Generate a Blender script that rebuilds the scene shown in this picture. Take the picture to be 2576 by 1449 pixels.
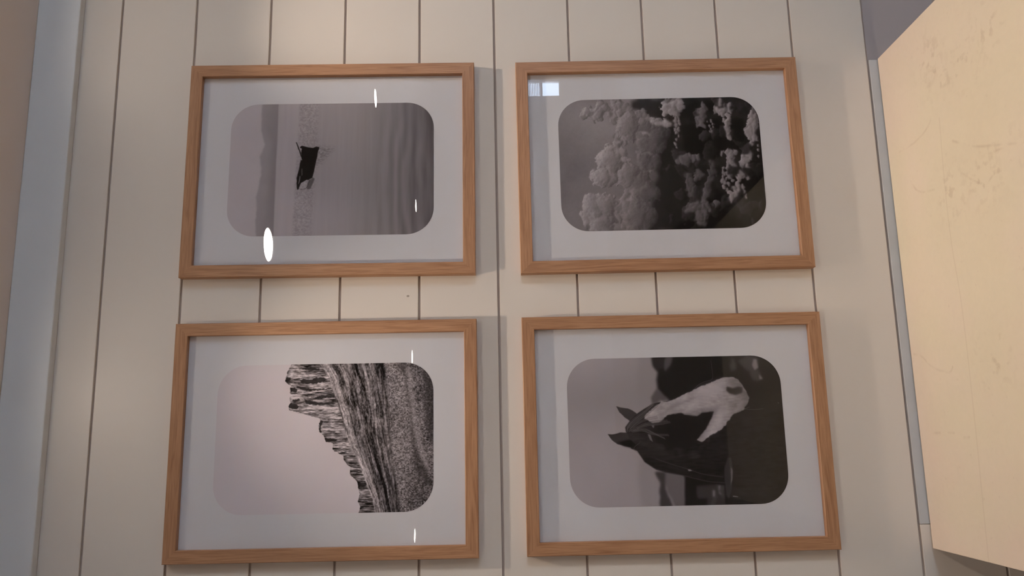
import bpy, bmesh, math
import numpy as np
from mathutils import Matrix, Vector

for _o in list(bpy.data.objects):
    bpy.data.objects.remove(_o)
SC = bpy.context.scene
COL = SC.collection

# ------------------------------------------------------------------ camera, world, exposure
FLOOR = -0.056                      # table top stands 0.75 m above the floor
def Z(z):                           # survey height -> height above the floor
    return z - FLOOR
cam_d = bpy.data.cameras.new('camera')
cam = bpy.data.objects.new('camera', cam_d)
COL.objects.link(cam)
cam_d.sensor_fit = 'HORIZONTAL'
cam_d.sensor_width = 36.0
cam_d.lens = 2019.16 / 2576 * 36.0
cam_d.clip_start = 0.02
M = Matrix(((-0.0203, 0.9821, -0.1874), (-0.0068, -0.1875, -0.9822), (-0.9998, -0.0187, 0.0105)))
cam.matrix_world = Matrix.Translation((-0.4303, -1.9353, Z(1.6761))) @ M.to_4x4()
SC.camera = cam

world = bpy.data.worlds.new('sky')
SC.world = world
world.use_nodes = True
bg = world.node_tree.nodes['Background']
bg.inputs[0].default_value = (0.62, 0.78, 1.0, 1)
bg.inputs[1].default_value = 20.5

vs = SC.view_settings
vs.view_transform = 'Standard'
vs.look = 'None'
vs.exposure = -0.06
vs.gamma = 1.0
vs.use_curve_mapping = False
SC.cycles.use_denoising = True
SC.cycles.blur_glossy = 0.3
SC.cycles.sample_clamp_indirect = 15.0
SC.cycles.max_bounces = 10
SC.cycles.diffuse_bounces = 5
SC.cycles.transparent_max_bounces = 12

SPOT = 47.0         # watts of each washer's reflector beam
WASH = 185.0          # radiance of the small wall washers
DOWN = 150.0          # radiance of the big ceiling downlights

# ------------------------------------------------------------------ helpers
def lin(c):
    c = np.asarray(c, float) / 255.0
    return np.where(c <= 0.04045, c / 12.92, ((c + 0.055) / 1.055) ** 2.4)

def tag(o, label=None, cat=None, group=None, kind=None):
    if label: o['label'] = label
    if cat: o['category'] = cat
    if group: o['group'] = group
    if kind: o['kind'] = kind
    return o

def empty(name, loc, label=None, cat=None, group=None, kind=None):
    o = bpy.data.objects.new(name, None)
    o.empty_display_size = 0.1
    COL.objects.link(o)
    o.location = loc
    return tag(o, label, cat, group, kind)

def put(name, bm, mat, parent=None, smooth=False, loc=None):
    me = bpy.data.meshes.new(name)
    bmesh.ops.recalc_face_normals(bm, faces=bm.faces[:])
    bm.to_mesh(me); bm.free()
    if smooth:
        for p in me.polygons: p.use_smooth = True
    me.materials.append(mat)
    o = bpy.data.objects.new(name, me)
    COL.objects.link(o)
    if parent: o.parent = parent
    if loc: o.location = loc
    return o

def box(bm, x0, x1, y0, y1, z0, z1, bevel=0.0, seg=1):
    vs_ = [bm.verts.new((x, y, z)) for x in (x0, x1) for y in (y0, y1) for z in (z0, z1)]
    f = [(0, 1, 3, 2), (4, 6, 7, 5), (0, 4, 5, 1), (2, 3, 7, 6), (0, 2, 6, 4), (1, 5, 7, 3)]
    fs = [bm.faces.new([vs_[i] for i in q]) for q in f]
    if bevel:
        ed = list({e for q in fs for e in q.edges})
        bmesh.ops.bevel(bm, geom=ed, offset=bevel, segments=seg, affect='EDGES', profile=0.5)
    return bm

def B(*a, **k):
    return box(bmesh.new(), *a, **k)

def ringed(bm, prof, n=40, z0=0.0):
    """revolve (radius, z) profile"""
    rows = []
    for r, z in prof:
        rows.append([bm.verts.new((r * math.cos(2 * math.pi * i / n), r * math.sin(2 * math.pi * i / n), z0 + z)) for i in range(n)])
    for a, b in zip(rows, rows[1:]):
        for i in range(n):
            bm.faces.new((a[i], a[(i + 1) % n], b[(i + 1) % n], b[i]))
    return rows

class NT:
    def __init__(s, name):
        s.m = bpy.data.materials.new(name); s.m.use_nodes = True
        s.t = s.m.node_tree; s.t.nodes.clear()
        s.out = s.n('ShaderNodeOutputMaterial')
    def n(s, typ, **kw):
        nd = s.t.nodes.new(typ)
        for k, v in kw.items():
            if k.startswith('_'): setattr(nd, k[1:], v)
            else: nd.inputs[k.replace('__', ' ')].default_value = v
        return nd
    def l(s, a, b): s.t.links.new(a, b)
    def ramp(s, src, stops):
        r = s.n('ShaderNodeValToRGB'); e = r.color_ramp.elements
        while len(e) < len(stops): e.new(0.5)
        for q, (p, c) in zip(e, stops): q.position = p; q.color = (*c, 1) if len(c) == 3 else c
        s.l(src, r.inputs[0]); return r.outputs[0]

def plain(name, col, rough=0.6, noise=0.0, nscale=8.0, bump=0.0, bscale=300.0, spec=0.5, tint=None, coat=0.0):
    t = NT(name)
    p = t.n('ShaderNodeBsdfPrincipled', Roughness=rough)
    p.inputs['Specular IOR Level'].default_value = spec
    p.inputs['Coat Weight'].default_value = coat
    tc = t.n('ShaderNodeTexCoord')
    if noise:
        nz = t.n('ShaderNodeTexNoise', Scale=nscale, Detail=4.0); t.l(tc.outputs['Object'], nz.inputs[0])
        c2 = tint or tuple(min(1, v * (1 - noise)) for v in col)
        t.l(t.ramp(nz.outputs[0], [(0.3, c2), (0.7, col)]), p.inputs['Base Color'])
    else: p.inputs['Base Color'].default_value = (*col, 1)
    if bump:
        nb = t.n('ShaderNodeTexNoise', Scale=bscale, Detail=3.0); t.l(tc.outputs['Object'], nb.inputs[0])
        b = t.n('ShaderNodeBump', Strength=bump, Distance=0.0006); t.l(nb.outputs[0], b.inputs['Height']); t.l(b.outputs[0], p.inputs['Normal'])
    t.l(p.outputs[0], t.out.inputs[0])
    return t.m

def wood(name, seed):
    """oak veneer, grain along the U axis of the UV map (metres)"""
    t = NT(name)
    p = t.n('ShaderNodeBsdfPrincipled', Roughness=0.42)
    p.inputs['Specular IOR Level'].default_value = 0.4
    uvn = t.n('ShaderNodeUVMap')
    inf = t.n('ShaderNodeObjectInfo')
    add = t.n('ShaderNodeVectorMath', _operation='ADD'); t.l(uvn.outputs[0], add.inputs[0]); t.l(inf.outputs['Random'], add.inputs[1])
    def field(sx, sy, scale, detail, dist):
        mp = t.n('ShaderNodeMapping'); mp.inputs['Scale'].default_value = (sx, sy, 1); mp.inputs['Location'].default_value = (seed, seed * 1.7, 0)
        t.l(add.outputs[0], mp.inputs[0])
        nz = t.n('ShaderNodeTexNoise', Scale=scale, Detail=detail, Distortion=dist); t.l(mp.outputs[0], nz.inputs[0]); return nz.outputs[0]
    a = field(4, 60, 1.6, 5, 1.6); b = field(14, 420, 1.0, 3, 0.3); c = field(1.5, 9, 1.0, 3, 0.6)
    ca = t.ramp(a, [(0.30, (0.34, 0.168, 0.085)), (0.46, (0.405, 0.212, 0.112)), (0.66, (0.46, 0.25, 0.137))])
    mx = t.n('ShaderNodeMix', _data_type='RGBA', _blend_type='MULTIPLY'); mx.inputs[0].default_value = 0.55
    t.l(ca, mx.inputs[6]); t.l(t.ramp(b, [(0.36, (0.70, 0.62, 0.56)), (0.5, (1, 1, 1))]), mx.inputs[7])
    m2 = t.n('ShaderNodeMix', _data_type='RGBA', _blend_type='MULTIPLY'); m2.inputs[0].default_value = 0.6
    t.l(mx.outputs[2], m2.inputs[6]); t.l(t.ramp(c, [(0.3, (0.82, 0.78, 0.74)), (0.65, (1.08, 1.06, 1.02))]), m2.inputs[7])
    t.l(m2.outputs[2], p.inputs['Base Color'])
    bp = t.n('ShaderNodeBump', Strength=0.25, Distance=0.0004); t.l(b, bp.inputs['Height']); t.l(bp.outputs[0], p.inputs['Normal'])
    t.l(p.outputs[0], t.out.inputs[0])
    return t.m

def emis(name, col, s):
    t = NT(name); e = t.n('ShaderNodeEmission', Strength=s); e.inputs[0].default_value = (*col, 1)
    t.l(e.outputs[0], t.out.inputs[0]); return t.m

def glass(name):
    """picture glass: clear sheet with a plain Fresnel mirror on the faces it meets the air"""
    t = NT(name)
    fr = t.n('ShaderNodeFresnel', IOR=1.5)
    geo = t.n('ShaderNodeNewGeometry')
    inv = t.n('ShaderNodeMath', _operation='SUBTRACT'); inv.inputs[0].default_value = 1.0; t.l(geo.outputs['Backfacing'], inv.inputs[1])
    mul = t.n('ShaderNodeMath', _operation='MULTIPLY'); t.l(fr.outputs[0], mul.inputs[0]); t.l(inv.outputs[0], mul.inputs[1])
    gl = t.n('ShaderNodeBsdfGlossy', Roughness=0.0); gl.inputs[0].default_value = (1, 1, 1, 1)
    tr = t.n('ShaderNodeBsdfTransparent'); tr.inputs[0].default_value = (0.985, 0.99, 0.99, 1)
    mx = t.n('ShaderNodeMixShader'); t.l(mul.outputs[0], mx.inputs[0]); t.l(tr.outputs[0], mx.inputs[1]); t.l(gl.outputs[0], mx.inputs[2])
    t.l(mx.outputs[0], t.out.inputs[0]); return t.m

# ------------------------------------------------------------------ painting of flat prints (arrays computed here, nothing is loaded)
ART = {'boat':{'hull':[[(682,461),(687,451),(706,441),(725,448),(774,459),(813,465),(847,449),(876,460),(860,506),(858,552),(849,582),(837,654),(830,709),(815,770),(777,795),(753,795),(725,815),(706,825),(697,850),(683,890),(671,895),(665,845),(661,774),(674,718),(687,642),(695,586),(710,591),(699,561),(642,404),(650,402),(683,484),(705,551),(695,510),(704,474),(689,463)]],'light':[[(690,753),(698,756),(695,799),(684,837),(679,830),(686,789)],[(707,678),(712,678),(715,744),(709,754)]],'stern':[[(760,876),(777,805),(820,770),(839,785),(821,826),(803,886),(775,893)]],'line':[[(703,893),(736,888),(764,876),(791,795)]],'refl':[[(851,449),(1055,451),(1008,502),(913,613),(847,674),(829,745)]],'horizon':[[(450,-11),(462,571),(466,978),(463,1378)]],'hilltop':[[(295,3),(289,124),(294,266),(330,429),(293,559),(314,741),(294,880),(271,964),(279,1049),(284,1196),(295,1353)]]},'crag':{'sil':[(672,-6),(638,73),(622,150),(648,185),(676,195),(666,227),(678,276),(668,304),(677,345),(657,386),(663,421),(731,440),(815,465),(899,487),(955,513),(942,571),(947,628),(985,654),(1002,681),(1007,716),(1076,734),(1077,778),(1091,812),(1154,831),(1175,848),(1182,889),(1217,930),(1242,957),(1232,1004),(1267,1045),(1301,1080),(1316,1134),(1327,1188),(1317,1255),(1338,1302),(1315,1375)],'talus':[(945,-5),(1032,143),(1090,311),(1148,478),(1192,643),(1249,781),(1320,931),(1391,1108),(1447,1243),(1478,1370)],'grass':[(1539,-8),(1569,250),(1584,458),(1607,732),(1629,895),(1665,1139),(1693,1373)],'darks':[[(757,149),(797,135),(848,144),(909,129),(980,128),(1001,144),(981,166),(915,178),(849,182),(768,175)],[(728,200),(799,216),(926,234),(1043,221),(1043,231),(952,244),(851,247),(779,236),(738,215)],[(672,214),(708,214),(739,235),(734,260),(668,254)],[(821,292),(902,304),(963,290),(1019,298),(1085,287),(1085,310),(1004,313),(928,309),(831,303)],[(690,325),(751,319),(771,332),(721,349),(690,340)],[(801,322),(852,338),(929,360),(1015,361),(1096,368),(1046,377),(970,383),(894,379),(822,363)],[(665,360),(716,361),(752,387),(742,412),(692,406),(659,400)],[(624,122),(670,117),(665,148),(622,147)],[(952,516),(977,531),(963,591),(969,631),(944,636),(948,581)],[(744,32),(846,29),(948,41),(938,56),(857,55),(755,40)],[(999,681),(1117,704),(1111,721),(1007,716)],[(1301,1080),(1377,1114),(1371,1135),(1316,1127)],[(1204,970),(1252,984),(1239,1005)]],'valley':[[(1686,-5),(1734,-4),(1756,184),(1820,599),(1848,736),(1896,940),(1965,1049),(1978,1143),(1910,1089),(1842,1007),(1814,817),(1772,653),(1785,544),(1757,323)],[(1894,-1),(2006,1),(2006,874),(1964,738),(1923,546),(1923,326)]],'lightb':[[(1755,45),(1783,46),(1840,545),(1882,709),(1978,1009),(1965,1049),(1882,872),(1813,626)]]},'cloud':{'main':[[(376,659),(437,615),(498,585),(502,507),(565,446),(625,432),(600,337),(634,258),(726,221),(832,217),(909,187),(982,213),(1024,270),(1062,383),(997,475),(960,600),(949,787),(933,926),(887,1078),(850,1214),(787,1288),(712,1316),(432,1352),(199,1329),(217,1239),(263,1195),(253,1087),(299,1043),(387,1061),(504,1081),(596,992),(631,900),(484,880),(309,828),(310,797),(400,769),(519,757),(610,737),(493,694),(404,684)]],'low':[[(12,865),(309,828),(631,900),(654,1024),(589,1145),(382,1153),(74,1158),(67,974)],[(44,1172),(381,1183),(584,1236),(724,1362),(198,1359),(84,1280)]],'dark':[[(730,2),(1101,4),(1071,112),(1087,225),(1025,255),(939,188),(879,170),(823,105),(761,135),(733,86)],[(947,818),(1021,318),(1173,291),(1206,482),(1177,701),(1227,858),(1246,1013),(1255,1106),(1215,1257),(1019,1342),(724,1362),(804,1243),(886,1093),(932,941)],[(1218,69),(1432,43),(1388,234),(1208,228)],[(1235,277),(1615,241),(1671,496),(1602,620),(1480,648),(1245,578)],[(1728,244),(1859,216),(1848,549),(1726,561),(1670,512)],[(1891,755),(2019,665),(1990,1007),(1861,1126),(1777,1061)],[(1463,28),(1615,32),(1559,175),(1454,156)]],'puffs':[(310,137,42,128),(357,91,39,128),(411,60,36,128),(399,148,45,128),(446,117,33,128),(554,49,27,122),(567,97,33,122),(613,82,39,122),(665,92,36,122),(701,125,33,122),(564,161,27,122),(625,147,45,122),(547,208,21,122),(523,223,18,122),(504,167,18,122),(775,159,21,108),(821,137,21,108),(852,122,18,108),(857,170,24,108),(811,184,24,108),(936,236,39,132),(918,283,27,132),(979,269,42,132),(1023,286,39,132),(1069,272,39,132),(1018,373,24,132),(974,348,27,132),(632,290,39,120),(679,268,42,120),(747,254,45,120),(830,249,39,120),(599,352,33,120),(575,383,24,120),(658,370,60,120),(765,342,69,120),(855,345,60,120),(563,477,30,124),(531,524,33,124),(568,525,39,124),(506,570,24,124),(604,557,51,124),(452,615,27,124),(406,645,24,124),(496,632,42,124),(555,634,54,124),(616,620,60,124),(825,596,39,112),(853,628,45,112),(815,658,33,112),(886,582,45,112),(881,676,45,112),(900,723,30,112),(909,441,39,112),(952,474,39,112),(898,378,30,112),(934,521,33,112),(339,806,27,118),(399,792,27,118),(443,809,30,118),(489,780,30,118),(548,774,33,118),(608,760,39,118),(681,794,51,118),(841,845,39,98),(793,906,51,98),(866,923,39,98),(832,1015,51,98),(746,966,66,98),(709,1087,66,98),(764,1166,39,98),(297,1089,36,98),(334,1083,36,98),(362,1114,30,98),(560,1121,60,98),(618,1146,45,98),(261,1232,33,92),(321,1219,36,92),(245,1277,33,92),(436,1261,60,92),(375,1305,45,92),(1079,112,27,132),(1110,97,36,132),(1164,83,39,132),(1218,69,39,132),(1100,145,27,132),(1152,147,39,132),(1075,48,15,95),(1098,41,18,95),(1144,34,18,95),(1163,211,12,118),(1194,204,12,118),(1154,243,15,118),(1192,244,15,118),(1158,290,15,118),(1197,276,13,118),(1155,338,13,118),(1186,331,15,118),(1168,370,12,118),(1192,355,10,118),(1189,402,9,118),(1164,433,9,118),(1154,480,12,118),(1159,512,9,118),(1459,92,21,92),(1433,139,24,92),(1454,164,27,92),(1413,203,24,92),(1434,235,27,92),(1416,274,24,92),(1445,283,21,92),(1523,254,12,112),(1536,286,10,112),(1497,301,10,112),(1510,333,10,112),(1533,318,9,112),(1485,253,7,112),(1522,365,12,112),(1543,390,12,112),(1500,365,9,112),(1601,112,30,128),(1626,81,27,128),(1645,130,36,128),(1613,161,21,128),(1659,154,27,128),(1637,33,15,128),(1649,186,18,128),(1731,100,21,126),(1721,140,21,126),(1699,219,21,126),(1689,259,24,126),(1693,307,24,126),(1697,347,21,126),(1697,386,18,126),(1699,426,18,126),(1713,435,13,126),(1645,242,13,126),(1939,155,36,122),(1913,202,36,122),(1965,219,39,122),(1917,250,36,122),(1890,297,30,122),(1943,299,39,122),(1893,361,30,122),(1945,362,30,122),(1874,408,21,122),(1918,425,27,122),(1954,442,18,122),(1890,488,21,122),(1870,550,21,122),(1910,520,15,122),(1866,597,21,122),(1826,627,21,122),(1838,675,24,122),(1870,645,18,122),(1813,705,18,122),(1855,738,18,122),(1966,569,10,122),(1966,632,10,122),(1970,522,10,122),(1613,573,15,108),(1603,605,12,108),(1674,560,18,108),(1694,592,21,108),(1705,639,24,108),(1668,638,15,108),(1657,685,18,108),(1701,702,27,108),(1739,593,18,108),(1646,731,18,108),(1607,746,12,108),(1597,784,13,108),(1618,808,13,108),(1593,839,13,108),(1649,794,13,108),(1676,826,18,108),(1644,856,13,108),(1597,885,15,108),(1626,902,15,108),(1654,918,13,108),(1607,948,15,108),(1688,873,12,108),(1714,920,12,108),(1635,980,13,108),(1697,951,12,108),(1761,790,21,118),(1765,837,21,118),(1740,875,21,118),(1729,921,18,118),(1733,967,18,118),(1708,997,21,118),(1675,1035,24,118),(1658,1065,18,118),(1787,938,15,118),(1791,985,12,118),(1809,1032,12,118),(1789,720,18,118),(1843,800,15,118),(1838,862,12,118),(1173,654,21,88),(1182,623,18,88),(1226,640,27,88),(1271,633,24,88),(1316,643,21,88),(1361,628,21,88),(1493,679,18,66),(1504,727,21,66),(1493,773,24,66),(1468,819,24,66),(1479,866,27,66),(1460,927,30,66),(1244,827,24,74),(1232,889,24,74),(1270,875,27,74),(1251,936,24,74),(1295,953,27,74),(1365,800,24,74),(1333,830,27,74),(1277,991,24,74),(1331,1077,30,80),(1284,1107,27,80),(1266,1167,27,80),(1311,1153,39,80),(1371,1140,39,80),(1320,1230,39,80),(1380,1217,36,80),(1353,1292,30,80),(1372,1338,27,80),(1431,1127,27,80),(1432,1004,30,80),(1406,1065,27,80),(1506,1114,21,80)]},'horse':{'darkbg':[[(804,-27),(1052,-23),(1574,-17),(2166,-10),(2044,1416),(1021,1404),(1040,1103),(1029,1097),(995,899),(946,557),(960,419),(932,395),(887,360),(844,301),(837,208),(853,138),(809,79)]],'midbg':[[(781,370),(833,290),(878,325),(933,384),(884,418),(861,406),(825,428),(789,428)],[(927,-1),(1004,-1),(975,81),(924,133),(905,69)],[(870,1045),(1043,1092),(1025,1370),(942,1369),(883,1213),(854,1123)],[(1151,1183),(1417,1175),(1409,1364),(1242,1362),(1235,1295),(1155,1294)]],'band':[[(684,-4),(802,-3),(841,138),(804,278),(781,370),(718,439),(667,507),(660,206)],[(646,895),(790,1021),(858,1056),(816,1368),(643,1366),(622,1120)]],'darkstrip':[[(776,1055),(869,1056),(866,1213),(931,1369),(804,1368),(818,1145)],[(802,3),(920,4),(915,92),(854,127),(821,79)]],'blur':[[(1542,18),(1595,19),(1598,136),(1550,147)],[(1616,54),(1691,8),(1809,9),(1798,150),(1703,160)],[(1703,160),(1811,138),(1840,221),(1780,231),(1745,219)],[(1293,1218),(1322,1218),(1311,1363),(1283,1362)],[(1347,1185),(1405,1186),(1378,1241),(1398,1286),(1353,1263)]],'blurhi':[[(1760,32),(1789,33),(1801,115),(1763,138),(1743,91)],[(1298,1229),(1315,1229),(1311,1285),(1294,1285)],[(1802,173),(1834,220),(1804,226)],[(1352,1191),(1370,1185),(1355,1241),(1376,1269),(1353,1258)]],'body':[[(568,837),(625,861),(689,963),(789,1032),(880,1062),(1029,1091),(1189,1133),(1257,1156),(1405,1186),(1404,1353),(1908,1392),(2049,1361),(2126,456),(1717,589),(1535,518),(1431,332),(1135,351),(867,510),(633,702),(570,803)]],'neckline':[[(795,936),(920,983),(1091,1036),(1204,1082),(1398,1113)],[(801,1032),(915,1065),(1086,1103),(1257,1152),(1406,1163)]],'head':[[(529,683),(525,643),(569,586),(643,518),(716,473),(801,428),(896,412),(943,407),(1016,379),(1136,328),(1258,277),(1379,232),(1464,198),(1558,200),(1603,223),(1635,270),(1666,335),(1697,393),(1668,462),(1629,507),(1532,552),(1495,586),(1430,666),(1380,711),(1308,744),(1278,846),(1190,936),(1061,951),(925,898),(766,828),(627,815),(572,758)]],'white':[[(712,542),(787,474),(873,412),(931,418),(1015,381),(1136,328),(1258,277),(1379,232),(1464,198),(1558,200),(1603,223),(1635,270),(1666,335),(1697,393),(1668,462),(1629,507),(1533,547),(1495,586),(1430,666),(1393,694),(1321,727),(1272,755),(1223,794),(1180,771),(1228,720),(1266,675),(1292,630),(1332,561),(1353,516),(1241,531),(1192,560),(1122,547),(1042,526),(947,534),(887,567),(861,601),(779,612),(711,565)]],'whitehi':[[(1220,306),(1377,250),(1474,216),(1456,309),(1380,377),(1246,445),(1125,513),(1067,489),(1166,410)],[(1371,516),(1457,459),(1513,495),(1473,563),(1372,665),(1299,710),(1316,630),(1354,585)]],'whitelo':[[(953,442),(1084,408),(1205,364),(1143,409),(1010,465),(914,510)],[(1509,228),(1557,217),(1600,264),(1599,287),(1529,275)],[(1290,498),(1374,470),(1422,447),(1382,516),(1357,550)]],'nostril':[[(1493,286),(1550,304),(1599,287),(1639,299),(1630,346),(1569,366),(1512,350),(1484,321)]],'cheek':[[(887,567),(947,534),(1042,526),(1122,547),(1192,560),(1241,531),(1353,510),(1332,561),(1305,618),(1266,675),(1228,720),(1166,777),(1103,844),(929,842),(816,784),(774,692),(825,624)]],'ear':[[(359,701),(411,705),(470,691),(529,691),(574,712),(633,702),(703,708),(731,737),(700,771),(640,787),(627,815),(580,832),(511,814),(442,793),(397,756)],[(448,445),(482,459),(552,468),(598,489),(638,518),(642,553),(581,592),(524,551),(480,505)]],'eardark':[[(443,779),(537,757),(678,748),(640,787),(621,821),(580,832),(511,816)]],'hair':[[(541,678),(556,621),(617,564),(715,496),(801,434)],[(542,655),(592,598),(690,530),(789,440)],[(559,678),(638,610),(710,577),(829,555)],[(576,678),(661,633),(779,600),(920,591)],[(588,684),(682,668),(773,715),(924,722)],[(600,673),(706,657),(797,709),(887,753)],[(566,655),(640,587),(737,520),(836,440)],[(636,656),(731,623),(860,619),(943,602)],[(1533,535),(1605,513),(1690,479)],[(1630,496),(1723,506),(1818,498)],[(646,895),(579,838),(652,787)]],'whitespot':[[(729,709),(755,715),(775,783),(747,760)],[(766,629),(795,629),(788,658)]],'buckle':[[(1457,939),(1486,939),(1494,1075),(1464,1242),(1442,1309),(1421,1275),(1413,1152),(1416,1029)]],'bucklehi':[[(1478,1018),(1491,1052),(1479,1153),(1463,1186),(1475,1097)]],'arc':[[(1179,311),(1223,265),(1296,231),(1368,221),(1367,145),(1359,39)]],'spots':[[(1079,1038),(1102,1036),(1119,1050),(1090,1054)],[(1479,1281),(1524,1288),(1524,1293),(1478,1288)],[(1957,442),(1965,448),(1960,454)]]},'marble':{'veins':[[(0.248,-0.059),(0.245,-0.104),(0.244,-0.142),(0.253,-0.19),(0.271,-0.217)],[(0.19,-0.285),(0.162,-0.333),(0.143,-0.372),(0.127,-0.424),(0.098,-0.512)],[(0.12,-0.381),(0.114,-0.421),(0.111,-0.459)],[(-0.247,-0.017),(-0.254,-0.053),(-0.283,-0.086),(-0.299,-0.134),(-0.304,-0.169),(-0.292,-0.178)],[(-0.434,-0.069),(-0.434,-0.095)],[(-0.434,-0.128),(-0.435,-0.152)],[(-0.445,-0.189),(-0.444,-0.209)],[(0.16,-0.095),(0.121,-0.124),(0.109,-0.192)],[(0.121,-0.293),(0.086,-0.331),(0.057,-0.381),(0.072,-0.411)]],'line':[(0.258,-0.247),(0.141,-0.237),(0.023,-0.232),(-0.058,-0.234),(-0.139,-0.242),(-0.242,-0.242),(-0.36,-0.238),(-0.475,-0.234),(-0.579,-0.228),(-0.694,-0.223)],'pits':[(0.408,-0.234,0.05),(0.355,-0.265,0.05),(0.338,-0.357,0.06),(0.369,-0.451,0.05),(0.08,-0.253,0.05),(0.077,-0.372,0.05),(0.086,-0.441,0.05),(-0.285,-0.332,0.08)]}}
PW, PH = 1000, 680

def up(a, W, H):
    h, w = a.shape
    y = np.linspace(0, h - 1.001, H); x = np.linspace(0, w - 1.001, W)
    yi = y.astype(int); xi = x.astype(int); fy = (y - yi)[:, None]; fx = (x - xi)[None]
    fy = fy * fy * (3 - 2 * fy); fx = fx * fx * (3 - 2 * fx)
    r0 = a[yi]; r1 = a[np.minimum(yi + 1, h - 1)]
    x1 = np.minimum(xi + 1, w - 1)
    return (r0[:, xi] * (1 - fx) + r0[:, x1] * fx) * (1 - fy) + (r1[:, xi] * (1 - fx) + r1[:, x1] * fx) * fy

def fbm(W, H, cx, cy, octs, seed, gain=0.5):
    """fractal noise about 0, unit-ish range; cx, cy: size of the largest cell in pixels"""
    rs = np.random.RandomState(seed); o = np.zeros((H, W)); amp = 1.0; tot = 0
    for i in range(octs):
        w = max(2, int(W / cx) + 2); h = max(2, int(H / cy) + 2)
        o += amp * (up(rs.rand(h, w), W, H) * 2 - 1); tot += amp
        amp *= gain; cx = max(cx / 2, 1.0); cy = max(cy / 2, 1.0)
    return o / tot

def blur(a, r):
    if r < 0.4: return a
    k = int(math.ceil(r * 2.5)); g = np.exp(-0.5 * (np.arange(-k, k + 1) / r) ** 2); g /= g.sum()
    for ax in (0, 1):
        pad = [(0, 0), (0, 0)]; pad[ax] = (k, k); p = np.pad(a, pad, mode='edge'); o = np.zeros_like(a)
        for i, w in enumerate(g):
            o += w * (p[i:i + a.shape[0], :] if ax == 0 else p[:, i:i + a.shape[1]])
        a = o
    return a

class Art:
    def __init__(s, W=PW, H=PH, base=140.0, k=0.5):
        s.W, s.H, s.k = W, H, k
        s.a = np.zeros((H, W)) + base
        s.Y, s.X = np.mgrid[0:H, 0:W].astype(float)
    def mask(s, pts, soft=0.7, rag=0.0, cell=14, seed=1):
        P = [(x * s.k, y * s.k) for x, y in pts]
        X, Y = s.X, s.Y
        if rag:
            X = X + fbm(s.W, s.H, cell, cell, 4, seed) * rag; Y = Y + fbm(s.W, s.H, cell, cell, 4, seed + 7) * rag
        m = np.zeros((s.H, s.W), bool)
        for (x0, y0), (x1, y1) in zip(P, P[1:] + P[:1]):
            if y0 == y1: continue
            c = ((Y >= min(y0, y1)) & (Y < max(y0, y1)))
            m ^= c & (X < x0 + (Y - y0) * (x1 - x0) / (y1 - y0))
        return blur(m.astype(float), soft)
    def fill(s, pts, val, soft=0.7, alpha=1.0, **kw):
        m = s.mask(pts, soft, **kw) * alpha
        s.a = s.a * (1 - m) + val * m
        return m
    def line(s, pts, val, w=1.2, alpha=1.0, soft=0.5):
        P = [(x * s.k, y * s.k) for x, y in pts]
        xs = [q[0] for q in P]; ys = [q[1] for q in P]; e = w * 3 + 3
        x0, x1 = int(max(0, min(xs) - e)), int(min(s.W, max(xs) + e)); y0, y1 = int(max(0, min(ys) - e)), int(min(s.H, max(ys) + e))
        if x1 <= x0 or y1 <= y0: return
        X, Y = s.X[y0:y1, x0:x1], s.Y[y0:y1, x0:x1]; d = np.full(X.shape, 1e9)
        # smooth the polyline a little
        Q = np.array(P)
        for _ in range(2):
            if len(Q) > 2:
                R_ = [Q[0]]
                for a, b in zip(Q, Q[1:]): R_ += [a * .75 + b * .25, a * .25 + b * .75]
                Q = np.array(R_ + [Q[-1]])
        for (ax, ay), (bx, by) in zip(Q, Q[1:]):
            L = (bx - ax) ** 2 + (by - ay) ** 2 + 1e-9
            t = np.clip(((X - ax) * (bx - ax) + (Y - ay) * (by - ay)) / L, 0, 1)
            d = np.minimum(d, np.hypot(X - ax - t * (bx - ax), Y - ay - t * (by - ay)))
        m = np.clip((w / 2 + soft - d) / (2 * soft), 0, 1) * alpha
        s.a[y0:y1, x0:x1] = s.a[y0:y1, x0:x1] * (1 - m) + val * m

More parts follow.
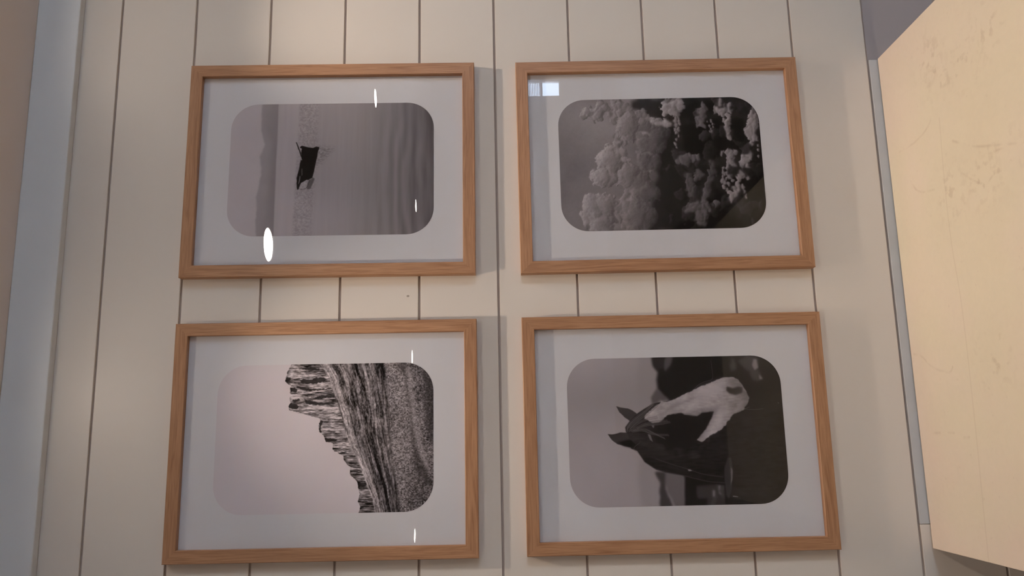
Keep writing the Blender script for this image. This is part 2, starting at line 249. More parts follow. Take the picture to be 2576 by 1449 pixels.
def art_boat():
    c = Art(base=120.0); X, Y = c.X, c.Y; A = ART['boat']
    u = X / PW; v = Y / PH
    hx = 229 + fbm(PW, PH, 900, 200, 2, 3) * 3               # shore line
    n1 = fbm(PW, PH, 60, 60, 5, 11); st = fbm(PW, PH, 14, 500, 4, 12)
    c.a = 128 - 4 * u + 2 * n1
    # misty hills
    top = np.interp(Y[:, 0], [q[1] * .5 for q in A['hilltop'][0]], [q[0] * .5 for q in A['hilltop'][0]])[:, None] + fbm(PW, PH, 60, 40, 4, 5) * 9
    m = 1 / (1 + np.exp(-(X - top) / 2.2)); c.a = c.a * (1 - m) + (108 - 2 * n1) * m
    m2 = 1 / (1 + np.exp(-(X - (top + 34 + 26 * fbm(PW, PH, 200, 120, 3, 9))) / 7)); c.a -= 5 * m2
    m = np.clip((X - 175) / 55, 0, 1) ** 1.5; c.a -= 8 * m * (X < hx)
    # water
    wat = 1 / (1 + np.exp(-(X - hx) / 1.6))
    w = 120 - 4 * u + 4.5 * st * np.exp(-((X - 270) / 30) ** 2)
    sp = fbm(PW, PH, 7, 6, 3, 21); lo = fbm(PW, PH, 70, 60, 3, 22)
    edge = np.interp(Y[:, 0], [0, 240, 450, PH], [332, 330, 322, 318])[:, None]
    bnd = (1 / (1 + np.exp(-(X - edge) / 2.5))) * (1 - 1 / (1 + np.exp(-(X - edge - 92 - 10 * lo) / 7)))
    w = w - bnd * (9 + 15 * sp + 5 * lo)
    w = w - 10 * (1 / (1 + np.exp(-(X - edge - 80) / 16)))
    w = w + 2.5 * fbm(PW, PH, 10, 300, 4, 31) * (X > 400)
    bend = X + 34 * np.sin((Y / PH) * 2.1 + 0.4) + 16 * fbm(PW, PH, 300, 260, 2, 33)
    waves = np.sin(bend / 9.5 + 5 * fbm(PW, PH, 150, 500, 3, 34)) * (.6 + .9 * fbm(PW, PH, 120, 240, 2, 35)) + 1.6 * fbm(PW, PH, 26, 300, 4, 36)
    k = np.clip((X - 620) / 300, 0, 1)
    w = w - 40 * np.clip((X - 540) / 460, 0, 1) ** 1.3 + 7.5 * waves * k - 7 * k * v * (-1) * 0.4
    w = w + 8 * np.exp(-((v - .85) / .22) ** 2) * np.exp(-((u - .42) / .2) ** 2)
    c.a = c.a * (1 - wat) + w * wat
    # reflection of the boat, broken up by ripples
    m = c.mask(A['refl'][0], 8) * np.clip(0.55 + 1.3 * fbm(PW, PH, 9, 5, 3, 41), 0, 1) * np.clip(1 - (X - 470) / 110, 0.05, 1)
    c.a = c.a * (1 - 0.55 * m) + 70 * 0.55 * m
    c.fill(A['stern'][0], 62, 2.0, 0.85, rag=3, cell=6, seed=4)
    c.fill(A['hull'][0], 27, 1.1, rag=1.6, cell=8, seed=6)
    for q in A['light']: c.fill(q, 105, 0.8, 0.7)
    for q in A['line']: c.line(q, 45, 1.6)
    return c

def art_crag():
    c = Art(base=140.0); X, Y = c.X, c.Y; A = ART['crag']
    c.a = 139 + 5 * X / PW + 1.5 * fbm(PW, PH, 300, 300, 2, 1)
    def edge(pts):
        return np.interp(Y[:, 0], [q[1] * .5 for q in pts], [q[0] * .5 for q in pts])[:, None]
    sil = c.mask(A['sil'] + [(2200, 1500), (2200, -200)], 0.7, rag=5, cell=12, seed=3)
    tl = edge(A['talus']) + 3 * fbm(PW, PH, 30, 20, 3, 4); gr = edge(A['grass']) + 4 * fbm(PW, PH, 30, 60, 3, 5)
    # cliff: fissures running along x
    f1 = fbm(PW, PH, 60, 9, 4, 7, .7); f2 = fbm(PW, PH, 18, 4, 3, 8, .7)
    sl = fbm(PW, PH, 160, 60, 2, 9)
    v = Y / PH
    cliff = 96 + 95 * f1 + 70 * f2 + 30 * sl - 22 * np.clip((v - .5) * 2, 0, 1)
    # shade the left rim of each step
    # talus: streaks fanning from upper left to lower right
    s = (X - tl) / np.maximum(gr - tl, 8.0)
    def streak(n, seed, cy, octs=4):
        rs = fbm(1400, PH, n, cy, octs, seed, .65); xi = np.clip(s * 1000 + 200, 0, 1399).astype(int)
        return rs[Y.astype(int), xi]
    tal = 84 + 62 * streak(70, 11, 260) + 62 * streak(24, 12, 46) + 34 * fbm(PW, PH, 5, 7, 2, 13) + 24 * fbm(PW, PH, 60, 60, 4, 14) - 16 * np.clip(s, 0, 1) - 22 * np.clip((v - .35) * 1.4, 0, 1) * np.clip(s, 0, 1)
    tal += 22 * np.clip(1 - np.abs(s - .12) / .18, 0, 1)
    tal -= 34 * np.exp(-((s - .55) / .16) ** 2) * np.clip(0.6 + 1.6 * streak(60, 15, 220, 3), 0, 1)
    grs = 88 + 78 * fbm(PW, PH, 6, 5, 3, 17, .8) + 26 * fbm(PW, PH, 70, 140, 4, 18) - 26 * np.clip((X - 880) / 130, 0, 1)
    m1 = 1 / (1 + np.exp(-(X - tl) / 1.6)); m2 = 1 / (1 + np.exp(-(X - gr) / 2.5))
    body = cliff * (1 - m1) + tal * m1; body = body * (1 - m2) + grs * m2
    save = c.a; c.a = body
    for i, q in enumerate(A['darks']): c.fill(q, 34, 1.0, 0.88, rag=5, cell=9, seed=30 + i)
    for i, q in enumerate(A['valley']):
        m = c.mask(q, 7, rag=10, cell=30, seed=50 + i) * np.clip(.75 + .8 * fbm(PW, PH, 6, 6, 3, 60), 0, 1)
        c.a = c.a * (1 - .75 * m) + 42 * .75 * m
    for q in A['lightb']:
        m = c.mask(q, 5, rag=8, cell=20, seed=70) * .5; c.a = c.a * (1 - m) + (112 + 40 * fbm(PW, PH, 6, 5, 3, 71, .8)) * m
    # dark thin rim of the rock against the sky
    inner = blur(sil, 7); c.a = c.a - 60 * np.clip(0.9 - inner, 0, .5) * np.clip(.6 + fbm(PW, PH, 20, 14, 3, 72), 0, 1)
    # fine fence line streaks near the foot
    for dx in (0, 14, 26): c.line([(1560 + dx, 985), (1610 + dx, 1150), (1640 + dx, 1360)], 42, 2.2 if dx else 3, .8)
    rs = np.random.RandomState(5)
    body = np.clip(c.a, 24, 150)
    c.a = save * (1 - sil) + body * sil
    return c

def art_cloud():
    c = Art(base=60.0); X, Y = c.X, c.Y; A = ART['cloud']
    u = X / PW; v = Y / PH
    n = fbm(PW, PH, 240, 240, 6, 2); n2 = fbm(PW, PH, 90, 90, 5, 3)
    c.a = 92 + 10 * n + 4 * n2 - 10 * v + 14 * np.exp(-((u - .2) / .2) ** 2 - ((v - .15) / .2) ** 2)
    c.a -= 58 / (1 + np.exp(-(u - .50) / .03))
    c.a += 9 * n2 * (u > .5)
    for q in A['low']: c.fill(q, 88, 14, .5, rag=20, cell=60, seed=5)
    main = c.mask(A['main'][0], 1.5, rag=10, cell=30, seed=6)
    sm = blur(main, 5) * .85; c.a = c.a * (1 - sm) + (104 - 40 * np.clip((u - .26) / .26, 0, 1) - 14 * v + 7 * n2) * sm
    for i, q in enumerate(A['dark']): c.fill(q, 30 if i < 2 else 24, 9, .9, rag=22, cell=46, seed=10 + i)
    # billows: overlapping domes, the highest one shows, lit from the upper left
    wx = fbm(PW, PH, 46, 46, 6, 21, .58); wy = fbm(PW, PH, 46, 46, 6, 22, .58)
    hgt = np.zeros((PH, PW)) - 60.0; bri = np.zeros((PH, PW)); alp = np.zeros((PH, PW))
    rs = np.random.RandomState(4)
    P = []
    my, mx = np.where(main > .6)
    for _ in range(70):                                   # bulk of the big cloud
        i = rs.randint(len(my)); x, y = mx[i], my[i]; r = 22 + 52 * rs.rand() ** 1.5
        P.append((x, y, r, 116 - 46 * max(0, (x - 230) / 260) ** 1.4 - 16 * y / PH, .0, .9))
    for _ in range(46):                                    # dim masses on the dark side
        x, y = 540 + 440 * rs.rand(), PH * rs.rand(); P.append((x, y, 14 + 30 * rs.rand(), 34 + 14 * rs.rand(), -14, .7))
    for (x, y, r, b) in A['puffs']:
        x *= .5; y *= .5; tiny = r < 60; r *= .5 * (1.3 if tiny else 1.15); b *= .84 if tiny else .97
        P.append((x, y, r, b, 8, 1.0))
        for _ in range(3):
            a = rs.rand() * 6.283; q = r * (.55 + .6 * rs.rand())
            P.append((x + q * math.cos(a), y + q * math.sin(a), r * (.38 + .35 * rs.rand()), b * (.80 + .16 * rs.rand()), 6, .9))
    for x, y, r, b, z0, al in P:
        e = r * 1.8 + 34
        x0, x1 = int(max(0, x - e)), int(min(PW, x + e)); y0, y1 = int(max(0, y - e)), int(min(PH, y + e))
        if x1 <= x0 or y1 <= y0: continue
        sl = (slice(y0, y1), slice(x0, x1)); am = min(r * 2.0, 34)
        dx = (X[sl] - x + wx[sl] * am) / r; dy = (Y[sl] - y + wy[sl] * am) / (r * (1.55 if r < 22 else 1.0)); d2 = dx * dx + dy * dy
        h = z0 + r * np.sqrt(np.clip(1 - d2, 0, 1)) - 60 * (d2 > 1)
        m = (h > hgt[sl]) & (d2 < 1)
        hgt[sl] = np.where(m, h, hgt[sl])
        # far side of every dome falls off into the haze
        bri[sl] = np.where(m, b * np.clip(1.0 - .16 * dx - .05 * dy, .6, 1.2), bri[sl])
        fade = al * np.clip(1.25 - .55 * dx, 0, 1) * np.clip((1 - d2) * r / 5, 0, 1)
        alp[sl] = np.where(m, np.maximum(alp[sl] * .5, fade), np.maximum(alp[sl], fade * (d2 < 1)))
    h2 = blur(np.maximum(hgt, -16), 2.2) + 3.0 * fbm(PW, PH, 22, 22, 5, 31, .6)
    gy, gx = np.gradient(h2)
    mk = (bri > 0).astype(float)
    edge_ = np.clip(blur(mk, 2.5) * 2 - 1, 0, 1)
    gx = gx * edge_; gy = gy * edge_
    li = np.clip(gx, -1.2, 1.2) * .8 + np.clip(gy, -1.2, 1.2) * .35
    bri = blur(bri, 4) / np.maximum(blur(mk, 4), .02)
    sh = bri * (.90 + .13 * li + .04 * fbm(PW, PH, 60, 60, 4, 33))
    al = blur(alp, 1.5)
    c.a = c.a * (1 - al) + sh * al
    c.a += 2.5 * fbm(PW, PH, 9, 9, 3, 23, .7)
    c.a = np.clip(c.a, 20, 138)
    return c

def art_horse():
    c = Art(base=112.0); X, Y = c.X, c.Y; A = ART['horse']; u = X / PW; v = Y / PH
    c.a = 118 - 10 * np.exp(-((v - .28) / .2) ** 2) - 12 * u + 3 * fbm(PW, PH, 200, 300, 3, 1)
    for q in A['band']: c.fill(q, 100, 10, .6)
    c.fill(A['darkbg'][0], 31, 6)
    c.a += (8 * np.exp(-((u - .95) / .15) ** 2 - ((v - .5) / .2) ** 2)) * (u > .5)
    for i, q in enumerate(A['midbg']): c.fill(q, (62, 66, 72, 48)[i], 5, .9, rag=6, cell=30, seed=i)
    for q in A['darkstrip']: c.fill(q, 40, 5, .85, rag=8, cell=30, seed=9)
    for q in A['blur']: c.fill(q, 62, 6, .6, rag=12, cell=26, seed=11)
    for q in A['blurhi']: c.fill(q, 104, 3.5, .75)
    for q in A['arc']: c.line(q, 62, 1.6, .7, 1.2)
    tx = fbm(PW, PH, 40, 40, 5, 20); th = fbm(PW, PH, 30, 7, 4, 21, .6)
    save = c.a.copy()
    m = c.mask(A['body'][0], 2.0)
    body = 34 + 4 * fbm(PW, PH, 160, 160, 4, 26) + 5 * th + 10 * np.exp(-((u - .47) / .12) ** 2 - ((v - .62) / .06) ** 2)
    c.a = save * (1 - m) + body * m
    for q in A['neckline']: c.line(q, 62, 2.6, .55, 2.0)
    for q in A['ear']:
        mm = c.mask(q, 1.1, rag=1.5, cell=12, seed=3)
        c.a = c.a * (1 - mm) + (47 + 10 * (0.62 - v) + 3 * tx) * mm
    c.fill(A['eardark'][0], 24, 4, .8)
    m = c.mask(A['head'][0], 1.6)
    c.a = c.a * (1 - m) + (39 + 9 * tx + 6 * th) * m
    m = c.mask(A['white'][0], 1.4, rag=5, cell=12, seed=31)
    c.a = c.a * (1 - m) + (112 + 22 * tx + 12 * th - 14 * np.clip((u - .68) / .15, 0, 1)) * m
    for q in A['whitehi']: c.fill(q, 128, 12, .6)
    for q in A['whitelo']: c.fill(q, 88, 6, .6)
    c.fill(A['cheek'][0], 34, 3.0, .93, rag=5, cell=14, seed=33)
    c.fill([(x, y) for x, y in A['cheek'][0]], 26, 22, .35)
    c.fill(A['nostril'][0], 58, 9, .5); c.fill(A['nostril'][0], 38, 3.0, .85)
    mz = np.clip((u - .735) / .10, 0, 1) * c.mask(A['white'][0], 3); c.a = c.a * (1 - .38 * mz) + 60 * .38 * mz
    for q in A['whitespot']: c.fill(q, 96, 1.6, .7)
    # muzzle shadow towards the lip, whisker and forelock hairs
    for i, q in enumerate(A['hair'][:8]):
        for j in range(5):
            o = (j - 2) * 5
            c.line([(x + o * .5, y + o) for x, y in q], (52, 84, 60, 92, 46)[j], 1.5, .6, .7)
    for q in A['hair'][8:]: c.line(q, 80, 1.3, .7)
    c.fill(A['buckle'][0], 50, 2.0, .75, rag=3, cell=10, seed=40)
    c.fill(A['bucklehi'][0], 88, 1.5, .7, rag=3, cell=8, seed=41)
    for q in A['spots']: c.fill(q, 110, 1.2, .8)
    return c

def img(name, rgb):
    h, w = rgb.shape[:2]
    im = bpy.data.images.new(name, w, h, alpha=False, float_buffer=False)
    im.colorspace_settings.name = 'sRGB'
    buf = np.ones((h, w, 4), np.float32); buf[..., :3] = rgb[::-1]
    im.pixels.foreach_set(buf.ravel()); im.update(); im.pack()
    return im

def srgb(a):
    a = np.clip(a, 0, 1); return np.where(a <= .0031308, a * 12.92, 1.055 * a ** (1 / 2.4) - .055)

def print_mat(name, art):
    ref = 150.0
    d = np.clip(art.a, 10, 200)
    alb = lin(d) / lin(ref) * 0.74
    alb = np.clip(alb - 0.020, 0.0015, 1)                 # what the glass adds is not in the ink
    rgb = np.stack([alb * 1.03, alb * 0.905, alb * 0.94], -1)
    t = NT(name); p = t.n('ShaderNodeBsdfPrincipled', Roughness=0.8); p.inputs['Specular IOR Level'].default_value = 0.0
    ti = t.n('ShaderNodeTexImage'); ti.image = img(name, srgb(rgb)); ti.extension = 'EXTEND'
    uvn = t.n('ShaderNodeUVMap'); t.l(uvn.outputs[0], ti.inputs[0])
    t.l(ti.outputs[0], p.inputs['Base Color']); t.l(p.outputs[0], t.out.inputs[0])
    return t.m

# ------------------------------------------------------------------ materials
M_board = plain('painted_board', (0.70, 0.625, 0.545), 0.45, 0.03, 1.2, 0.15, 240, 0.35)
M_board_shade = plain('shaded_board', (0.46, 0.40, 0.385), 0.5, 0.05, 3.0, 0.15, 240, 0.3)  # board colour darkened for the shade beside and under the table
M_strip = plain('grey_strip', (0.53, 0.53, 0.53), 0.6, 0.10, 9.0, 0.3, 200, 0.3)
M_back = plain('wall_backing', (0.46, 0.37, 0.31), 0.8)
M_trim = plain('painted_trim', (0.72, 0.72, 0.71), 0.5, 0.03, 2.0, 0.15, 240, 0.3)
M_ceil = plain('ceiling_paint', (0.78, 0.69, 0.63), 0.8, 0.03, 2.0, 0.2, 160, 0.2)
M_wall = plain('room_wall_paint', (0.55, 0.50, 0.46), 0.7, 0.05, 1.5)
M_floor = plain('floor_boards', (0.30, 0.21, 0.15), 0.35, 0.3, 5.0, 0.1)
M_mark = plain('filler', (0.36, 0.30, 0.25), 0.7)
M_wood = wood('oak', 3.1)
M_glass = glass('picture_glass')
M_mat = plain('mat_board', (0.655, 0.62, 0.63), 0.85, 0.015, 3.0, 0.0, 1, 0.1)
M_mdf = plain('backing_board', (0.30, 0.22, 0.15), 0.8)
M_metal = plain('white_metal', (0.7, 0.7, 0.7), 0.35)
M_dark = plain('dark_steel', (0.05, 0.05, 0.05), 0.4)
M_wash = emis('washer_lamp', (1.0, 0.86, 0.72), WASH)
M_down = emis('downlight_lamp', (1.0, 0.90, 0.79), DOWN)

def marble_mat():
    W, H = 1000, 1400                                      # 1.22 m along the wall, 1.75 m out from it
    A = ART['marble']
    def T(q): return ((q[0] + 0.696) / 1.22 * W, -q[1] / 1.75 * H)
    c = Art(W, H, 0.0, 1.0); X, Y = c.X, c.Y
    big = fbm(W, H, 330, 330, 4, 3); med = fbm(W, H, 90, 90, 5, 4); fin = fbm(W, H, 8, 8, 3, 5)
    pit = np.zeros((H, W))
    veins = np.zeros((H, W))
    for q in A['veins']:
        c.a[:] = 0; c.line([T(t) for t in q], 1.0, 2.5, 1.0, 2.2); veins += c.a * np.clip(.45 + 1.0 * fbm(W, H, 16, 16, 3, 8), 0, 1)
    # more veins further out, wandering the same way
    rs = np.random.RandomState(12)
    for i in range(16):
        x, y = rs.rand() * W, 450 + rs.rand() * 950; pts = [(x, y)]; a = rs.rand() * 6.28
        for _ in range(6):
            a += (rs.rand() - .5) * 1.2; x += 34 * math.cos(a); y += 34 * math.sin(a); pts.append((x, y))
        c.a[:] = 0; c.line(pts, 1.0, 2.0, 1.0, 2.0); veins += c.a * np.clip(.3 + 1.1 * fbm(W, H, 18, 18, 3, 20 + i), 0, 1)
    for (x, y, r) in A['pits']:
        px, py = T((x, y)); m = np.exp(-(((X - px) / 45) ** 2 + ((Y - py) / 45) ** 2))
        pit += m * np.clip(fbm(W, H, 12, 12, 4, int(px)) * 3 - .45, 0, 1)
    pit += .5 * np.clip(fbm(W, H, 11, 11, 3, 77, .7) * 3.4 - 1.75, 0, 1)
    c.a[:] = 0; c.line([T(t) for t in A['line']], 1.0, 1.6, 1.0, 1.4); ln = c.a.copy()
    base = np.stack([0.785 + 0 * big, 0.690 + .018 * big, 0.520 + .022 * big], -1)
    pink = np.clip(.5 + 1.1 * big + .5 * med, 0, 1)[..., None]
    base = base * (1 - pink) + np.array([0.770, 0.635, 0.515]) * pink
    base *= (1 + .035 * med + .015 * fin)[..., None]
    k = np.clip(veins * .40 + pit * .26 + ln * .24, 0, .85)[..., None]
    rgb = base * (1 - k) + np.array([0.42, 0.29, 0.19]) * k
    t = NT('marble'); p = t.n('ShaderNodeBsdfPrincipled', Roughness=0.24); p.inputs['Specular IOR Level'].default_value = 0.42
    ti = t.n('ShaderNodeTexImage'); ti.image = img('marble', srgb(rgb)); uvn = t.n('ShaderNodeUVMap')
    t.l(uvn.outputs[0], ti.inputs[0]); t.l(ti.outputs[0], p.inputs['Base Color']); t.l(p.outputs[0], t.out.inputs[0])
    return t.m
M_marble = marble_mat()

# ------------------------------------------------------------------ setting
X0, X1, YB = -4.0, 6.2, -11.0
CEIL = 2.866
put('floor', B(X0 - .1, X1 + .1, YB - .1, 0.05, -0.12, 0.0), M_floor).__setitem__('kind', 'structure')
put('ceiling', B(X0 - .1, X1 + .1, YB - .1, 0.05, Z(CEIL), Z(CEIL) + .12), M_ceil).__setitem__('kind', 'structure')

wf = empty('wall_front', (0, 0, 0), kind='structure')
PITCH, ZG, GR = 0.1941, 2.6592, 0.0058
put('backing', B(X0, X1, 0.0065, 0.05, 0, Z(CEIL)), M_back, wf)
BT = 0.020
def board(x0, x1, zlo, zhi, mat, dy=0.0):
    return put('board', B(x0, x1, dy, BT + dy, Z(zlo), Z(zhi), bevel=0.0007), mat, wf)
tops = [CEIL] + [ZG - PITCH * k for k in range(16)]
for a, b in zip(tops, tops[1:]):
    hi = a - (GR / 2 if a != CEIL else 0); lo = max(b + GR / 2, FLOOR)
    if hi - lo < .02: break
    low = a < 0.75
    if not low:
        board(X0, X1, lo, hi, M_board)
    elif a > 0.6:                                        # the course the table meets: butt-jointed, shade right of it put into the colour
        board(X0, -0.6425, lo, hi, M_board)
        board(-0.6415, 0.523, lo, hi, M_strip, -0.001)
        board(0.524, X1, lo, hi, M_board_shade, 0.006)
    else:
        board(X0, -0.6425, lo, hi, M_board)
        board(-0.6415, X1, lo, hi, M_board_shade, 0.006)
# small filled nail hole between the frames
bm = bmesh.new(); ringed(bm, [(0.0026, 0), (0.0024, 0.0004), (0.0001, 0.0006)], 12)
o = put('filled_nail_hole', bm, M_mark, wf, loc=(-0.0785, 0.0002, Z(1.9106))); o.rotation_euler = (math.pi / 2, 0, 0); o.scale = (1, 1.4, 1)

bm = B(X0, X1, -0.024, 0.0005, Z(2.7573), Z(CEIL), bevel=0.003, seg=2)
put('trim_1', bm, M_trim).__setitem__('kind', 'structure')

def wall_with_hole(name, axis, pos, a0, a1, h=None):
    """plain wall slab, optionally with one rectangular opening h=(b0,b1,z0,z1)"""
    bm = bmesh.new(); d0, d1 = pos
    def slab(p0, p1, z0, z1):
        if axis == 'x': box(bm, d0, d1, p0, p1, z0, z1)
        else: box(bm, p0, p1, d0, d1, z0, z1)
    if h:
        slab(a0, h[0], 0, Z(CEIL)); slab(h[1], a1, 0, Z(CEIL)); slab(h[0], h[1], 0, h[2]); slab(h[0], h[1], h[3], Z(CEIL))
    else: slab(a0, a1, 0, Z(CEIL))
    put(name, bm, M_wall).__setitem__('kind', 'structure')
wall_with_hole('wall_left', 'x', (X0 - .15, X0), YB, 0.05)
wall_with_hole('wall_right', 'x', (X1, X1 + .15), YB, 0.05, (-8.2, -5.0, 0.9, 2.4))
wall_with_hole('wall_back', 'y', (YB - .15, YB), X0, X1, (5.36, 5.66, Z(0.64), Z(1.20)))

M_frame = plain('window_paint', (0.75, 0.75, 0.75), 0.4)
M_pane = glass('window_glass')
def window(name, axis, pos, a0, a1, z0, z1, bars):
    w = empty(name, (0, 0, 0), kind='structure')
    def bx(p0, p1, q0, q1, e=.02):
        return B(pos - e, pos + e, p0, p1, q0, q1) if axis == 'x' else B(p0, p1, pos - e, pos + e, q0, q1)
    f = min(.05, (a1 - a0) * .06)
    put('frame', bx(a0, a1, z0, z0 + f), M_frame, w); put('frame', bx(a0, a1, z1 - f, z1), M_frame, w)
    put('frame', bx(a0, a0 + f, z0 + f, z1 - f), M_frame, w); put('frame', bx(a1 - f, a1, z0 + f, z1 - f), M_frame, w)
    for i in range(1, bars):
        c_ = a0 + (a1 - a0) * i / bars; put('mullion', bx(c_ - f / 2, c_ + f / 2, z0 + f, z1 - f), M_frame, w)
    put('pane', bx(a0 + f, a1 - f, z0 + f, z1 - f, .003), M_pane, w)
    return w
window('fill_window', 'x', X1 + .07, -8.2, -5.0, 0.9, 2.4, 3)  # unseen window, added to let in cool fill light
w2 = window('window_2', 'y', YB - .07, 5.36, 5.66, Z(0.64), Z(1.20), 1)
put('crossbar', B(5.36, 5.66, YB - .10, YB - .02, Z(0.945), Z(0.985)), M_frame, w2)
for i in range(7):
    o = put('slat', B(-.13, .13, -.010, .010, -.001, .001), M_frame, w2, loc=(5.51, YB - .035, Z(0.998 + i * .0285))); o.rotation_euler = (math.radians(38), 0, 0)

# ------------------------------------------------------------------ marble table
XL, XR, YT, YE, ZT = -0.696, 0.524, -0.004, -1.72, Z(0.694)
tb = empty('marble_table', ((XL + XR) / 2, (YT + YE) / 2, 0), 'long cream marble table butted end-on against the boarded wall below the pictures', 'table')
def tloc(o):
    o.location = (-(XL + XR) / 2, -(YT + YE) / 2, 0); return o
bm = B(XL, XR, YE, YT, ZT - .02, ZT, bevel=0.0015, seg=2)
uvl = bm.loops.layers.uv.new('UVMap')
for f in bm.faces:
    for l in f.loops:
        q = l.vert.co; l[uvl].uv = ((q.x + 0.696) / 1.22, 1 + q.y / 1.75)
tloc(put('tabletop', bm, M_marble, tb))
for sx in (XL + .18, XR - .18):
    tloc(put('side_panel', B(sx - .02, sx + .02, YE + .15, YT - .10, 0.03, ZT - .02, bevel=.002), M_dark, tb))
    tloc(put('foot', B(sx - .05, sx + .05, YE + .13, YT - .08, 0.0, 0.03, bevel=.004), M_dark, tb))
tloc(put('stretcher', B(XL + .20, XR - .20, -0.90, -0.84, 0.18, 0.34, bevel=.003), M_dark, tb))

# ------------------------------------------------------------------ pictures
W, H_, T = 0.552, 0.72, 0.0245
RW = 0.030
def rail(length, parent, xf):
    """mitred rail; local: along +X centred, outer edge at v=0, inner at v=RW, front at y=-T"""
    prof = [(0, 0), (0, -T + .0012), (.0012, -T), (RW - .001, -T), (RW, -T + .001), (RW, -.0105), (RW - .006, -.0105), (RW - .006, 0)]
    bm = bmesh.new(); uvl = bm.loops.layers.uv.new('UVMap')
    ends = []
    for s in (-1, 1):
        ends.append([bm.verts.new((s * (length / 2 - v), y, v)) for v, y in prof])
    n = len(prof); acc = [0]
    for i in range(n): a, b = prof[i], prof[(i + 1) % n]; acc.append(acc[-1] + math.hypot(b[0] - a[0], b[1] - a[1]))
    for i in range(n):
        j = (i + 1) % n
        f = bm.faces.new((ends[0][i], ends[0][j], ends[1][j], ends[1][i]))
        for l in f.loops:
            k = acc[i] if l.vert in (ends[0][i], ends[1][i]) else acc[i + 1]
            l[uvl].uv = (l.vert.co.x, k)
    for e in ends:
        f = bm.faces.new(e)
        for l in f.loops: l[uvl].uv = (l.vert.co.y * 0.1, l.vert.co.z)
    o = put('rail', bm, M_wood, parent)
    o.matrix_local = xf
    return o

def rrect(w, h, r, n=12):
    pts = []
    for cx, cy, a0 in ((w / 2 - r, h / 2 - r, 0), (-w / 2 + r, h / 2 - r, 90), (-w / 2 + r, -h / 2 + r, 180), (w / 2 - r, -h / 2 + r, 270)):
        for i in range(n + 1):
            a = math.radians(a0 + 90 * i / n); pts.append((cx + r * math.cos(a), cy + r * math.sin(a)))
    return pts

PWm, PHm = 0.346, 0.512                                    # printed area, width x height
def picture(x, z, ang, label, pmat, off=(0, 0)):
    root = empty('framed_picture', (x, 0, Z(z)), label, 'picture', 'oak-framed prints on the boarded wall')
    root.rotation_euler = (0, ang, 0)
    I = Matrix.Translation
    rail(W, root, I((0, 0, -H_ / 2)))
    rail(W, root, I((0, 0, H_ / 2)) @ Matrix.Rotation(math.pi, 4, 'Y'))
    rail(H_, root, I((-W / 2, 0, 0)) @ Matrix.Rotation(math.pi / 2, 4, 'Y'))
    rail(H_, root, I((W / 2, 0, 0)) @ Matrix.Rotation(-math.pi / 2, 4, 'Y'))
    iw, ih = W / 2 - RW + .005, H_ / 2 - RW + .005
    put('backing_board', B(-iw, iw, -.0085, -.0055, -ih, ih), M_mdf, root)
    put('mat_board', B(-iw, iw, -.0104, -.0086, -ih, ih), M_mat, root)
    bm = bmesh.new(); uvl = bm.loops.layers.uv.new('UVMap')
    pts = rrect(PWm, PHm, 0.068)
    ox, oz = off
    fr = [bm.verts.new((a + ox, -.0108, b + oz)) for a, b in pts]; bk = [bm.verts.new((a + ox, -.01045, b + oz)) for a, b in pts]
    bm.faces.new(fr)
    for i in range(len(pts)): bm.faces.new((fr[i], fr[i - 1], bk[i - 1], bk[i]))
    for f in bm.faces:
        for l in f.loops: l[uvl].uv = ((PHm / 2 - (l.vert.co.z - oz)) / PHm, ((l.vert.co.x - ox) + PWm / 2) / PWm)
    put('photo_print', bm, pmat, root)
    gw, gh = W / 2 - RW - .0003, H_ / 2 - RW - .0003
    put('glass_pane', B(-gw, gw, -.0155, -.0140, -gh, gh), M_glass, root)
    return root

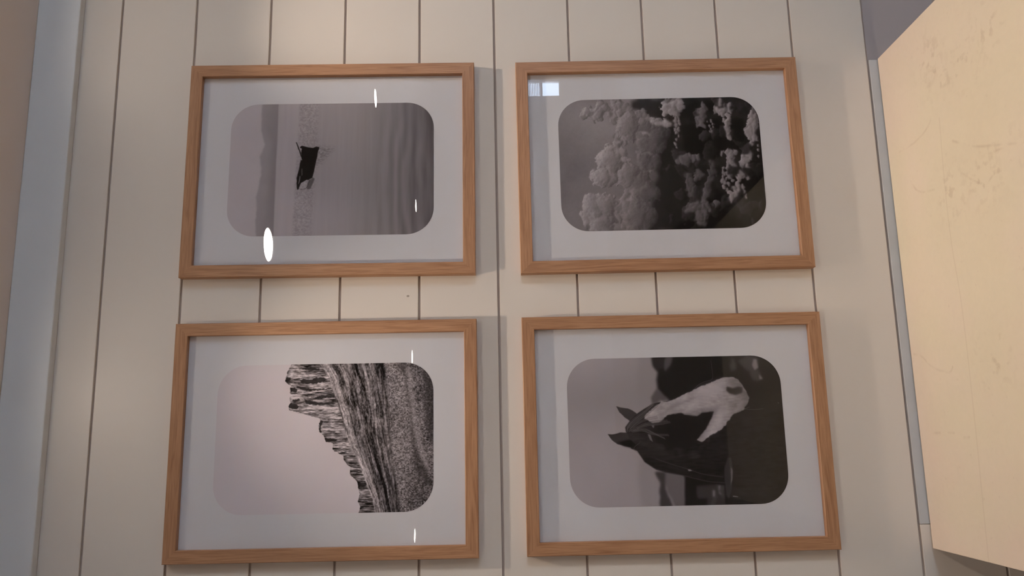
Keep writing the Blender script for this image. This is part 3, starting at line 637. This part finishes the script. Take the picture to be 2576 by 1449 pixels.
picture(0.2473, 2.1027, 0.0045, 'oak-framed photograph of a dark rowing boat on calm misty water, upper picture beside the clouds', print_mat('print_boat', art_boat()), (0.0012, -0.0007))
picture(0.2454, 1.2743, -0.0040, 'oak-framed photograph of towering storm clouds, its left side against dark sky', print_mat('print_cloud', art_cloud()), (0.0025, -0.001))
picture(-0.4167, 2.1036, 0.0015, 'oak-framed photograph of a jagged rocky crag and scree slope under an empty pale sky', print_mat('print_crag', art_crag()), (0.0017, 0.0005))
picture(-0.4160, 1.2740, -0.0009, 'oak-framed photograph of a dark horse with a white face in profile', print_mat('print_horse', art_horse()), (0.0012, -0.0005))

# ------------------------------------------------------------------ ceiling lamps
def lamp(name, x, y, r, mat, label, group):
    root = empty(name, (x, y, Z(CEIL)), label, 'ceiling light', group)
    bm = bmesh.new(); ringed(bm, [(r, -.001), (r, -.006), (r * 1.06, -.008), (r * 1.22, -.004), (r * 1.26, -.0005), (r, -.0005)], 40)
    put('trim_ring', bm, M_metal, root, True)
    bm = bmesh.new(); a = [bm.verts.new((r * .995 * math.cos(2 * math.pi * i / 40), r * .995 * math.sin(2 * math.pi * i / 40), -.003)) for i in range(40)]
    bm.faces.new(a[::-1]); 
    b = [bm.verts.new((v.co.x, v.co.y, -.0012)) for v in a]; bm.faces.new(b)
    for i in range(40): bm.faces.new((a[i], a[i - 1], b[i - 1], b[i]))
    put('diffuser', bm, mat, root)
    return root
for x, y, lb in ((0.566, -2.05, 'large round downlight nearest the picture wall, its glare on the boat picture'),
             (-1.594, -2.05, 'large round downlight added out of view to brighten the marble table, nearest the left wall'),  # extra lamp, out of view, added to lift the marble and wall
             (2.792, -5.27, 'round downlight in the middle of the room, right of the picture wall'),
             (2.764, -8.74, 'round downlight at the far end of the room, rightmost of its row of three'),
             (0.64, -8.35, 'round downlight at the far end of the room, middle of its row of three'),
             (-1.594, -8.69, 'round downlight at the far end of the room, leftmost of its row of three')):
    lamp('downlight', x, y, 0.085, M_down, lb, 'round ceiling downlights')
for x, lb in ((0.65, 'small wall washer lamp above the right edge of the boat picture'),
              (-0.29, 'small wall washer lamp above the crag picture')):
    root = lamp('wall_washer', x, -0.385, 0.024, M_wash, lb, 'small lamps close to the wall')
    ld = bpy.data.lights.new('beam', 'SPOT'); ld.energy = SPOT; ld.color = (1.0, 0.84, 0.68); ld.spot_size = math.radians(80); ld.spot_blend = 1.0; ld.shadow_soft_size = 0.013
    lo = bpy.data.objects.new('beam', ld); COL.objects.link(lo); lo.parent = root; lo.location = (0, 0, -0.028)
